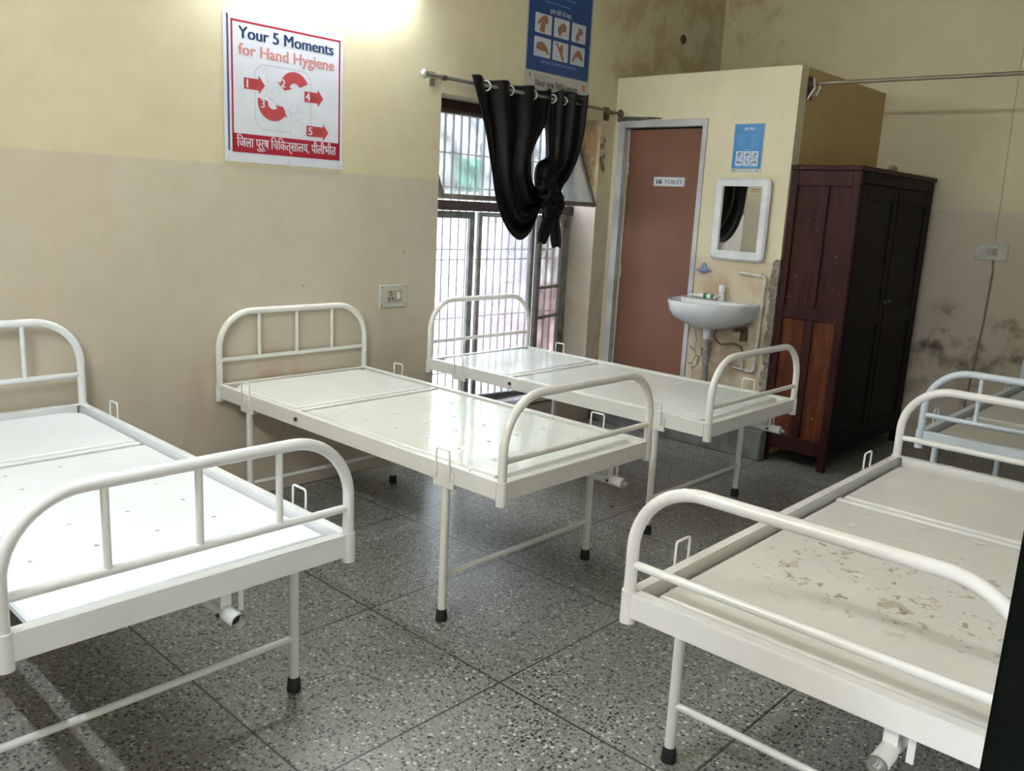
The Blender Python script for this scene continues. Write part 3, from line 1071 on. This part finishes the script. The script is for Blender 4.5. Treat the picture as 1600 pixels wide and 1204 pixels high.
text_part('headline', 'Your 5 Moments', p1, I_navy, .078, .350, .575, .0018, width=.540, bold=.0026)
text_part('subheadline', 'for Hand Hygiene', p1, I_pale, .074, .352, .500, .0018, width=.545, bold=.0018)
text_part('hindi_line', '\u093f\u091c\u0932\u093e \u092a\u0941\u0930\u0942\u0937 \u093f\u091a\u093f\u0915\u0924\u094d\u0938\u093e\u0932\u092f, \u092a\u0940\u0932\u0940\u092d\u0940\u0924',
          p1, I_white, .066, .352, .073, .0022, width=.575, bold=.0008)


def arrow(x, y, L_=.115, h=.052, hh=.088, hd=.035):
    m = MB()
    m.prism([(x, y - h / 2), (x + L_ - hd, y - h / 2), (x + L_ - hd, y - hh / 2), (x + L_, y), (x + L_ - hd, y + hh / 2), (x + L_ - hd, y + h / 2), (x, y + h / 2)], .0015, .0019)
    a = m.build('arrow', I_arrow, p1)
    t = MB()
    for k, dy in enumerate((-.014, -.005, .005, .014)):
        t.box(x + .034, x + L_ - hd - (.004 if k % 2 else .015), y + dy - .0015, y + dy + .0015, .0019, .0021)
    t.build('arrow_caption', I_ink, a)
    return a


def arc_arrow(cx, cy, r0, r1, a0, a1, head):
    m = MB()
    pts = []
    N = 14
    for k in range(N + 1):
        a = math.radians(a0 + (a1 - a0) * k / N)
        pts.append((cx + r1 * math.cos(a), cy + r1 * math.sin(a)))
    if head:
        a = math.radians(a1); sgn = 1 if a1 > a0 else -1
        b = a + sgn * .45
        pts += [(cx + (r1 + .018) * math.cos(a), cy + (r1 + .018) * math.sin(a)), (cx + (r0 + r1) / 2 * math.cos(b), cy + (r0 + r1) / 2 * math.sin(b)),
                (cx + (r0 - .018) * math.cos(a), cy + (r0 - .018) * math.sin(a))]
    for k in range(N, -1, -1):
        a = math.radians(a0 + (a1 - a0) * k / N)
        pts.append((cx + r0 * math.cos(a), cy + r0 * math.sin(a)))
    m.prism(pts, .0015, .0019)
    return m.build('curved_arrow', I_arrow, p1)


arrow(.105, .372)
arrow(.445, .350)
arrow(.458, .182, L_=.135)
arc_arrow(.388, .375, .030, .085, 25, 165, True)
arc_arrow(.265, .296, .030, .086, 168, 322, True)
for ch, x, y in (('1', .120, .353), ('4', .462, .331), ('5', .478, .163), ('2', .318, .378), ('3', .203, .268)):
    text_part('numeral_' + {'1': 'one', '2': 'two', '3': 'three', '4': 'four', '5': 'five'}[ch], ch, p1, I_white, .056, x + .004, y, .0021, bold=.0012)
m = MB()
path = rrect(.165, .485, .165, .470, .055, 8)
ln = sum(math.dist(path[i], path[(i + 1) % len(path)]) for i in range(len(path)))
nd, pos_, tgt = 0, 0., 0.
for i in range(len(path)):
    a, b = path[i], path[(i + 1) % len(path)]
    d = math.dist(a, b)
    while tgt < pos_ + d:
        k = (tgt - pos_) / d
        x, y = a[0] + (b[0] - a[0]) * k, a[1] + (b[1] - a[1]) * k
        if not (x > .36 and y < .17): m.box(x - .002, x + .002, y - .002, y + .002, .0015, .0018)
        tgt += .0125
    pos_ += d
m.build('dotted_outline', I_line, p1)
m = MB()
for pl in ([(.225, .46), (.235, .40), (.225, .33), (.26, .31), (.33, .27), (.37, .26), (.43, .27)], [(.235, .40), (.27, .37), (.25, .34)], [(.37, .26), (.36, .20), (.37, .14)],
           [(.40, .27), (.41, .31)], [(.37, .15), (.42, .135), (.45, .16), (.44, .21), (.40, .23), (.37, .19)], [(.38, .31), (.35, .27), (.38, .24)]):
    for a, b in zip(pl[:-1], pl[1:]):
        dx, dy = b[0] - a[0], b[1] - a[1]
        L_ = math.hypot(dx, dy)
        nx, ny = -dy / L_ * .0016, dx / L_ * .0016
        m.prism([(a[0] + nx, a[1] + ny), (a[0] - nx, a[1] - ny), (b[0] - nx, b[1] - ny), (b[0] + nx, b[1] + ny)], .0015, .0017)
m.build('faint_sketch', I_grey, p1)
m = MB()
for x, y in ((.02, .675), (.35, .678), (.665, .675), (.02, .015), (.35, .015), (.665, .015), (.672, .35)):
    m.cyl((x, y, .0015), (x, y, .004), .0035, 8)
m.build('pin', M_steel, p1)

I_blue, I_cell, I_hand, I_lt = K('poster_blue', 26, 62, 120), K('cell_white', 186, 190, 202), K('hand_brown', 140, 100, 74), K('poster_pale_blue', 120, 150, 196)
I_off, I_blk = K('poster_offwhite', 176, 176, 170), K('black_print', 40, 42, 48)
I_blue2, I_pblue = K('small_poster_blue', 34, 118, 176), K('small_poster_print', 84, 156, 204)
HANDS = [[(-.02, -.03), (-.012, .005), (-.03, -.01), (-.034, .0), (-.012, .026), (.006, .034), (.022, .03), (.026, .01), (.018, .0), (.010, .004), (.008, -.034), (-.004, -.034)],
         [(-.012, -.034), (-.024, -.008), (-.016, .008), (.0, .022), (.016, .026), (.028, .012), (.026, -.006), (.014, -.012), (.006, -.010), (-.003, -.026)],
         [(-.01, -.038), (-.02, -.02), (-.016, -.008), (-.004, .006), (-.004, .026), (.006, .024), (.02, .022), (.028, .008), (.018, -.004), (.004, -.010), (.002, -.03)],
         [(-.036, -.006), (-.03, .014), (-.008, .022), (.012, .016), (.028, .0), (.038, -.022), (.030, -.026), (.018, -.014), (.0, -.014), (-.02, -.012)],
         [(-.032, .032), (-.022, .034), (-.008, .016), (.006, .03), (.014, .034), (.014, .008), (.012, -.008), (.024, -.034), (.014, -.038), (.0, -.014), (-.014, .010)],
         [(-.036, -.030), (-.026, -.004), (-.012, .016), (.006, .026), (.022, .018), (.028, .002), (.038, -.012), (.032, -.020), (.016, -.010), (.0, -.004), (-.018, -.014), (-.026, -.032)]]


def wash_poster(root, W, H, white_b, m_blue, m_cell, m_hand, cells, title, sub, kx=1.0, top=1.0):
    MB().box(0, W, 0, H, 0, .0015).build('poster_sheet', I_off, root)
    MB().box(.012 * kx, W - .018 * kx, white_b, H - .012 * kx, .0015, .0019).build('blue_field', m_blue, root)
    for k, (x0, x1, y0, y1) in enumerate(cells):
        c = MB().prism(rrect(x0, x1, y0, y1, .008 * kx, 3), .0019, .0022).build('picture_cell', m_cell, root)
        s_ = (x1 - x0) / .115
        MB().prism([((x0 + x1) / 2 + px * s_ * 1.25, (y0 + y1) / 2 + py * s_ * 1.1) for px, py in HANDS[k]], .0022, .0024).build('hand_picture', m_hand, c)


# large blue poster, partly behind the curtain
p2 = empty('hand_washing_poster', (0.001, 3.284, 2.325), ROT_LEFTWALL)
tag(p2, 'tall blue hand washing poster above the black curtain', 'poster')
cx = [(.076, .240), (.262, .420), (.446, .596)]
cells = [(a, b, .362, .482) for a, b in cx] + [(a, b, .218, .338) for a, b in cx]
wash_poster(p2, .668, .95, .127, I_blue, I_cell, I_hand, cells, '', '')
text_part('title', '\u0939\u093e\u0925 \u0927\u094b\u0928\u0947 \u0915\u0947 \u092c\u093e\u0926', p2, I_cell, .040, .325, .497, .0021, width=.215, bold=.0005)
text_part('caption', '\u0938\u094d\u0935\u091a\u094d\u091b\u0924\u093e \u0939\u0940 \u0938\u0947\u0935\u093e \u0939\u0948, \u0938\u092d\u0940 \u0939\u093e\u0925 \u0927\u094b\u090f\u0902', p2, I_lt, .024, .33, .183, .0021, width=.36)
text_part('hindi_line', '\u093f\u091c\u0932\u093e \u092a\u0941\u0930\u0942\u0937 \u093f\u091a\u093f\u0915\u0924\u094d\u0938\u093e\u0932\u092f', p2, I_blk, .050, .325, .035, .0018, width=.44, bold=.0012)
m = MB()
for k, L_ in enumerate((.20, .12)): m.box(.09, .09 + L_, .098 - k * .014, .101 - k * .014, .0015, .0018)
m.prism([(.052 + .007 * math.cos(a), .098 + .018 * math.sin(a)) for a in [k * PI / 5 for k in range(10)]], .0015, .0018)
m.build('small_print', I_line, p2)
MB().prism([(.607 + .018 * math.cos(a), .080 + .022 * math.sin(a)) for a in [k * PI / 8 for k in range(16)]], .0015, .0018).build(
    'round_emblem', K('emblem_orange', 184, 112, 84), p2)
m = MB()
for k in range(4):
    m.box(.16 + .09 * (k % 2), .42 + .05 * k, .56 + k * .045, .564 + k * .045, .0019, .0021)
m.build('faint_print', I_lt, p2)

p3 = empty('hand_washing_notice', (.982, YP - .001, 1.873), ROT_PART)
tag(p3, 'small light blue hand washing notice above the mirror', 'poster')
cx = [(.028, .078), (.083, .133), (.138, .190)]
cells = [(a, b, .091, .137) for a, b in cx] + [(a, b, .042, .088) for a, b in cx]
wash_poster(p3, .219, .312, .026, I_blue2, K('notice_cell', 176, 190, 208), K('notice_hand', 104, 112, 124), cells, '', '', kx=.35)
text_part('title', '\u0939\u093e\u0925 \u0927\u094b\u0928\u093e', p3, I_cell, .026, .108, .268, .0021, width=.072, bold=.0006)
m = MB()
for k in range(7):
    m.box(.03, .10 - .01 * (k % 3), .236 - k * .012, .239 - k * .012, .0019, .0021)
    m.box(.12, .185 - .012 * ((k + 1) % 3), .236 - k * .012, .239 - k * .012, .0019, .0021)
m.box(.075, .145, .145, .150, .0019, .0021).box(.04, .18, .032, .035, .0019, .0021)
m.build('small_print', I_pblue, p3)
m = MB()
for x in (.022, .19): m.prism([(x + .005 * math.cos(a), .013 + .006 * math.sin(a)) for a in [k * PI / 4 for k in range(8)]], .0015, .0018)
m.build('small_emblem', I_blk, p3)

# ------------------------------------------------------------------ switchboards and conduit
M_board = simple('switchboard_white', (.52, .52, .47, 1), .4)
M_sock = simple('socket_beige', (.40, .35, .26, 1), .45)


def board(name, loc, rot, W, H, holes, label, ins):
    b = empty(name, loc, rot)
    tag(b, label, 'switchboard')
    MB().box(0, W, 0, H, 0, .012).build('board_plate', M_board, b, bevel=.002)
    sx0, sx1, sy0, sy1 = ins
    so = MB().box(sx0, sx1, sy0, sy1, .012, .016).build('socket_insert', M_sock, b, bevel=.001)
    m = MB()
    for hx, hy, r in holes: m.cyl((hx, hy, .015), (hx, hy, .0172), r, 12)
    m.build('socket_holes', M_rubber, so)
    m = MB()
    for x in (.014, W - .014):
        for y in (.014, H - .014): m.cyl((x, y, .011), (x, y, .0135), .004, 10)
    m.build('screw', M_bolt, b)
    return b


b1 = board('switchboard', (0, 2.143, .966), ROT_LEFTWALL, .205, .130,
           [(.078, .088, .005), (.078, .073, .004), (.066, .050, .0055), (.090, .050, .0055)],
           'white switchboard with socket on the left wall beside the window', (.050, .158, .030, .100))
MB().box(.122, .142, .048, .088, .016, .023).build('rocker_switch', M_wpl, b1, bevel=.002)
b2 = board('switchboard', (2.165, YF, 1.384), ROT_PART, .210, .105,
           [(.128, .066, .004), (.120, .047, .004), (.138, .047, .004)],
           'grimy white switchboard on the far wall right of the cupboard', (.082, .145, .030, .082))
MB().box(.055, .075, .035, .075, .012, .019).build('rocker_switch', M_board, b2, bevel=.002)
M_wire = simple('painted_conduit', (.22, .19, .15, 1), .6)
m = MB().tube([(2.29, YF - .006, 1.384), (2.30, YF - .008, 1.30), (2.295, YF - .006, .95), (2.28, YF - .012, .70), (2.265, YF - .02, .35), (2.262, YF - .015, .02)], .006, 8)
tag(m.build('wall_cable', M_wire), 'thin cable running down far wall below the switchboard', 'cable')
m = MB().tube([(2.28, YF - .003, 1.50), (2.275, YF - .003, 1.9), (2.262, YF - .003, 2.4), (2.262, YF - .003, 3.3)], .0035, 8)
tag(m.build('wall_cable', simple('painted_over_cable', (.50, .45, .33, 1), .6)), 'painted over cable running up the far wall above the switchboard', 'cable')
m = MB()
m.tube([(0, 0, 0), (.012, 0, 0)], [.036, .032], 20)
m.tube([(-.05, 0, 0), (.013, 0, 0)], .026, 20)
o = m.build('pipe_stub', simple('rusted_pipe_end', (.07, .06, .045, 1), .7))
o.location = (.0, 5.087, 2.922)
tag(o, 'small dark pipe end in the left wall above the toilet cubicle', 'pipe')

# ------------------------------------------------------------------ curtain rods
RX, RZ = .105, 2.280
cr = empty('curtain_rod', (RX, 2.36, RZ))
tag(cr, 'steel curtain rod with ball end above the barred window', 'curtain rod')
A = lambda m, n, mat, **k: m.build(n, mat, cr, world=True, **k)
A(MB().tube([(RX, 2.38, RZ + .002), (RX, 3.60, RZ)], .0125), 'rod', M_rod)
A(MB().tube([(RX, 3.58, RZ), (RX, 4.20, RZ - .012)], .0085), 'inner_rod', M_brownrod)
m = MB().sphere((RX, 2.352, RZ + .002), (.026, .026, .026))
m.tube([(RX, 2.372, RZ + .002), (RX, 2.392, RZ + .002)], .017)
A(m, 'ball_finial', M_steel)
m = MB().cyl((0, 2.50, RZ), (RX, 2.50, RZ), .006, 8)
m.cyl((RX, 2.485, RZ), (RX, 2.515, RZ), .0155)
A(m, 'rod_bracket', M_rust)
MB_ = MB().box(0, .006, 2.48, 2.52, RZ - .04, RZ + .04)
A(MB_, 'bracket_plate', M_wire)
m = MB().cyl((0, 4.17, RZ - .012), (RX + .01, 4.17, RZ - .012), .009, 8)
m.sphere((RX, 4.205, RZ - .012), (.022, .022, .026), bumpy=.4)
m.box(0, .008, 4.14, 4.20, RZ - .06, RZ + .03)
A(m, 'end_bracket', M_rust)
r2 = empty('curtain_rail', (XP, 4.42, 2.42))
tag(r2, 'long thin curtain rail crossing above the cupboard to the right', 'curtain rail')
A = lambda m, n, mat, **k: m.build(n, mat, r2, world=True, **k)
A(MB().tube([(XP + .05, 4.42, 2.428), (XR, 4.42, 2.40)], .0115), 'rail', M_brownrod)
m = MB()
m.cyl((XP, 4.42, 2.428), (XP + .055, 4.42, 2.428), .010)
m.box(XP, XP + .005, 4.385, 4.455, 2.33, 2.47)
A(m, 'wall_bracket', M_rust)
m = MB().tube([(XP + .03, 4.405, 2.46), (XP + .045, 4.40, 2.40), (XP + .02, 4.395, 2.355), (XP + .01, 4.39, 2.33)], .007, 8)
m.tube([(XP + .05, 4.44, 2.45), (XP + .06, 4.44, 2.40), (XP + .04, 4.44, 2.36)], .006, 8)
A(m, 'bent_hook', M_steel)

# ------------------------------------------------------------------ tied-up curtain
s = NT('dark_satin')
co = s.n('ShaderNodeTexCoord').outputs['Object']
s.l(s.mix(s.ramp(s.noise(co, 5, 3), .35, .7), (.0008, .0005, .0010, 1), (.0024, .0009, .0020, 1)), s.b.inputs['Base Color'])
s.b.inputs['Roughness'].default_value = .5
s.b.inputs['Specular IOR Level'].default_value = .22
tr = s.n('ShaderNodeBsdfTransparent')
tr.inputs[0].default_value = (.55, .50, .58, 1)
mx_ = s.n('ShaderNodeMixShader')
mx_.inputs[0].default_value = .985
s.l(tr.outputs[0], mx_.inputs[1])
s.l(s.b.outputs[0], mx_.inputs[2])
s.l(mx_.outputs[0], s.out.inputs[0])
M_cloth = s.m


def poly_at(pl, t):
    """Catmull-Rom through points, t in 0..1"""
    n = len(pl) - 1
    x = min(max(t, 0), 1) * n
    i = min(int(x), n - 1)
    f_ = x - i
    P0, P1, P2, P3 = pl[max(i - 1, 0)], pl[i], pl[i + 1], pl[min(i + 2, n)]
    return tuple(.5 * (2 * b + (c - a) * f_ + (2 * a - 5 * b + 4 * c - d) * f_ ** 2 + (3 * b - a - 3 * c + d) * f_ ** 3)
                 for a, b, c, d in zip(P0, P1, P2, P3))


ct = empty('window_curtain', (RX, 3.25, RZ))
tag(ct, 'black eyelet curtain knotted up over the barred window', 'curtain')
L_path = [(2.705, 2.325), (2.745, 2.18), (2.79, 2.02), (2.84, 1.80), (2.89, 1.60), (2.98, 1.455), (3.10, 1.375), (3.20, 1.395), (3.285, 1.47), (3.34, 1.55), (3.40, 1.62)]
R_path = [(3.41, 2.325), (3.40, 2.22), (3.385, 2.10), (3.325, 2.00), (3.285, 1.91), (3.285, 1.84), (3.29, 1.78), (3.31, 1.73), (3.34, 1.70), (3.38, 1.68), (3.42, 1.66)]


def swag(u, w_):
    a, b = poly_at(L_path, w_), poly_at(R_path, w_)
    q = u ** (1 + .25 * w_)
    y, z = a[0] + (b[0] - a[0]) * q, a[1] + (b[1] - a[1]) * q
    hemf = max(0, 1 - w_ * 9)
    gather = math.sin(PI * min(1, w_ * 1.02)) ** .6
    x = RX + .030 * math.sin(u * PI * 6 + .4) * (1 - .35 * w_) + .020 * math.sin(u * PI * 11 + 1.3 + 2 * w_) * gather * .6
    x += .07 * math.sin(PI * w_) * (1 - u) ** 1.5
    return (x, y, z + .006 * math.sin(u * PI * 6) * hemf)


MBc = MB().grid(swag, 110, 70)
MBc.build('left_drape', M_cloth, ct, world=True, thick=.003, sharp=180)
L2 = [(3.395, 2.325), (3.39, 2.22), (3.388, 2.10), (3.40, 1.99), (3.40, 1.91), (3.31, 1.87), (3.285, 1.79), (3.30, 1.71), (3.34, 1.63)]
R2 = [(3.785, 2.345), (3.775, 2.22), (3.755, 2.08), (3.72, 1.96), (3.67, 1.86), (3.61, 1.775), (3.56, 1.73), (3.54, 1.69), (3.53, 1.64)]


def drape2(u, w_):
    a, b = poly_at(L2, w_), poly_at(R2, w_)
    y, z = a[0] + (b[0] - a[0]) * u, a[1] + (b[1] - a[1]) * u
    x = RX + .035 * w_ + (.032 * math.sin(u * PI * 6 + 2.0) + .012 * math.sin(u * PI * 13)) * (1 - .45 * w_)
    return (x, y, z + .008 * math.sin(u * PI * 8) * max(0, 1 - w_ * 9))


MB().grid(drape2, 90, 50).build('right_drape', M_cloth, ct, world=True, thick=.003, sharp=180)
m = MB()
m.sphere((RX + .045, 3.44, 1.655), (.062, .095, .085), 28, 18, .55)
m.sphere((RX + .040, 3.38, 1.72), (.050, .080, .060), 24, 14, .6)
m.sphere((RX + .050, 3.49, 1.60), (.050, .055, .085), 24, 14, .5)
m.sphere((RX + .050, 3.42, 1.58), (.045, .060, .070), 24, 14, .5)
m.build('knot', M_cloth, ct, world=True, sharp=180)


def tail(y0, z0, y1, z1, w0, w1, ph):
    def fn(u, t_):
        a = 2 * PI * u
        y = y0 + (y1 - y0) * t_
        z = z0 + (z1 - z0) * t_
        w_ = w0 + (w1 - w0) * math.sin(PI * min(1, t_ * .62)) - (.5 * w1 * max(0, t_ - .8) * 5 * .6)
        return (RX + .035 + .022 * math.sin(a) * (1 + .35 * math.sin(3 * a + ph)), y + w_ * math.cos(a), z + .012 * math.cos(a * 2 + ph) * t_)
    return MB().grid(fn, 32, 24, True)


for a in ((3.46, 1.60, 3.385, 1.355, .035, .058, .4), (3.49, 1.60, 3.545, 1.325, .034, .052, 2.1)):
    t_ = tail(*a)
    n0 = len(t_.v)
    t_.f.append(tuple(i * 24 + 23 for i in range(32)))
    t_.build('cloth_tail', M_cloth, ct, world=True, sharp=180)
for k, y in enumerate((2.838, 3.045, 3.258, 3.455, 3.565)):
    N = 26
    nrm = Vector((.55, -.84, 0)).normalized()
    sd = Vector((nrm.y, -nrm.x, 0))
    c = Vector((RX, y, RZ))
    pts = [c + (sd * math.cos(2 * PI * q / N) + Vector((0, 0, 1)) * math.sin(2 * PI * q / N)) * (.029 if k < 3 else .024) for q in range(N)]
    MB().tube(pts, .0062, 8, closed=True).build('eyelet', simple('eyelet_silver_%d' % k, (.70, .72, .72, 1), .25, .6), ct, world=True)

# ------------------------------------------------------------------ dark green post at the right edge, doorway in the right wall
M_green = simple('dark_green_gloss_paint', (.0008, .003, .0018, 1), .55, var=.25, vs=7, spec=.12)
d2 = empty('door_2', (XR, .115, 0))
tag(d2, kind='structure')
struct('trim_3', MB().box(3.752, 3.880, .095, .215, 0, ZC), M_green, bevel=.004)
m = MB()
m.box(XR - .01, XR + .1, DY1 - .05, DY1, 0, DZ).box(XR - .01, XR + .1, DY0, DY0 + .05, 0, DZ).box(XR - .01, XR + .1, DY0, DY1, DZ - .05, DZ)
m.build('door_frame', M_green, d2, world=True)
struct('floor_corridor', MB().box(XR + .1, XR + 2.0, -2.5, 1.5, -.12, 0), simple('corridor_floor', (.25, .24, .22, 1), .5))
struct('wall_corridor', MB().box(XR + 2.0, XR + 2.1, -2.5, 1.5, 0, ZC), MW_plain)

# ------------------------------------------------------------------ tube lights


def emis(name, col, k):
    s = NT(name)
    s.b.inputs['Base Color'].default_value = (.9, .9, .9, 1)
    s.b.inputs['Emission Color'].default_value = col
    s.b.inputs['Emission Strength'].default_value = k
    return s.m


def tube_light(a, b, out, k, label, col):
    """fixture on a wall from a to b; out = direction away from the wall"""
    a, b, out = Vector(a), Vector(b), Vector(out)
    r = empty('tube_light', (a + b) / 2)
    tag(r, label, 'light')
    d = (b - a).normalized()
    up = Vector((0, 0, 1))
    m = MB()
    for p, q in ((a - d * .02, b + d * .02),):
        vs = []
        for e in (p, q):
            for o_ in (0, .035):
                for u_ in (-.028, .028): vs.append(e + out * o_ + up * u_)
        m.add(vs, [(0, 1, 3, 2), (4, 6, 7, 5), (0, 4, 5, 1), (2, 3, 7, 6), (0, 2, 6, 4), (1, 5, 7, 3)])
    m.build('batten', M_wpl, r, world=True)
    MB().cyl(a + out * .060, b + out * .060, .014, 14).build('tube', emis('tube_glow_' + ('a' if k == TUBE_WALL else 'b'), col, k), r, world=True)
    m = MB()
    for e in (a, b): m.cyl(e + out * .034 - d * .012, e + out * .075 - d * .012, .016, 10)
    m.build('lamp_holder', M_wpl, r, world=True)


tube_light((0, 1.10, 2.76), (0, 2.30, 2.76), (1, 0, 0), TUBE_WALL, 'tube light on the left wall just above the poster', (.90, .955, 1.0, 1))
tube_light((1.35, YN, 2.62), (2.55, YN, 2.62), (0, 1, 0), TUBE_NEAR, 'tube light on the near wall behind the photographer', (.90, .955, 1.0, 1))
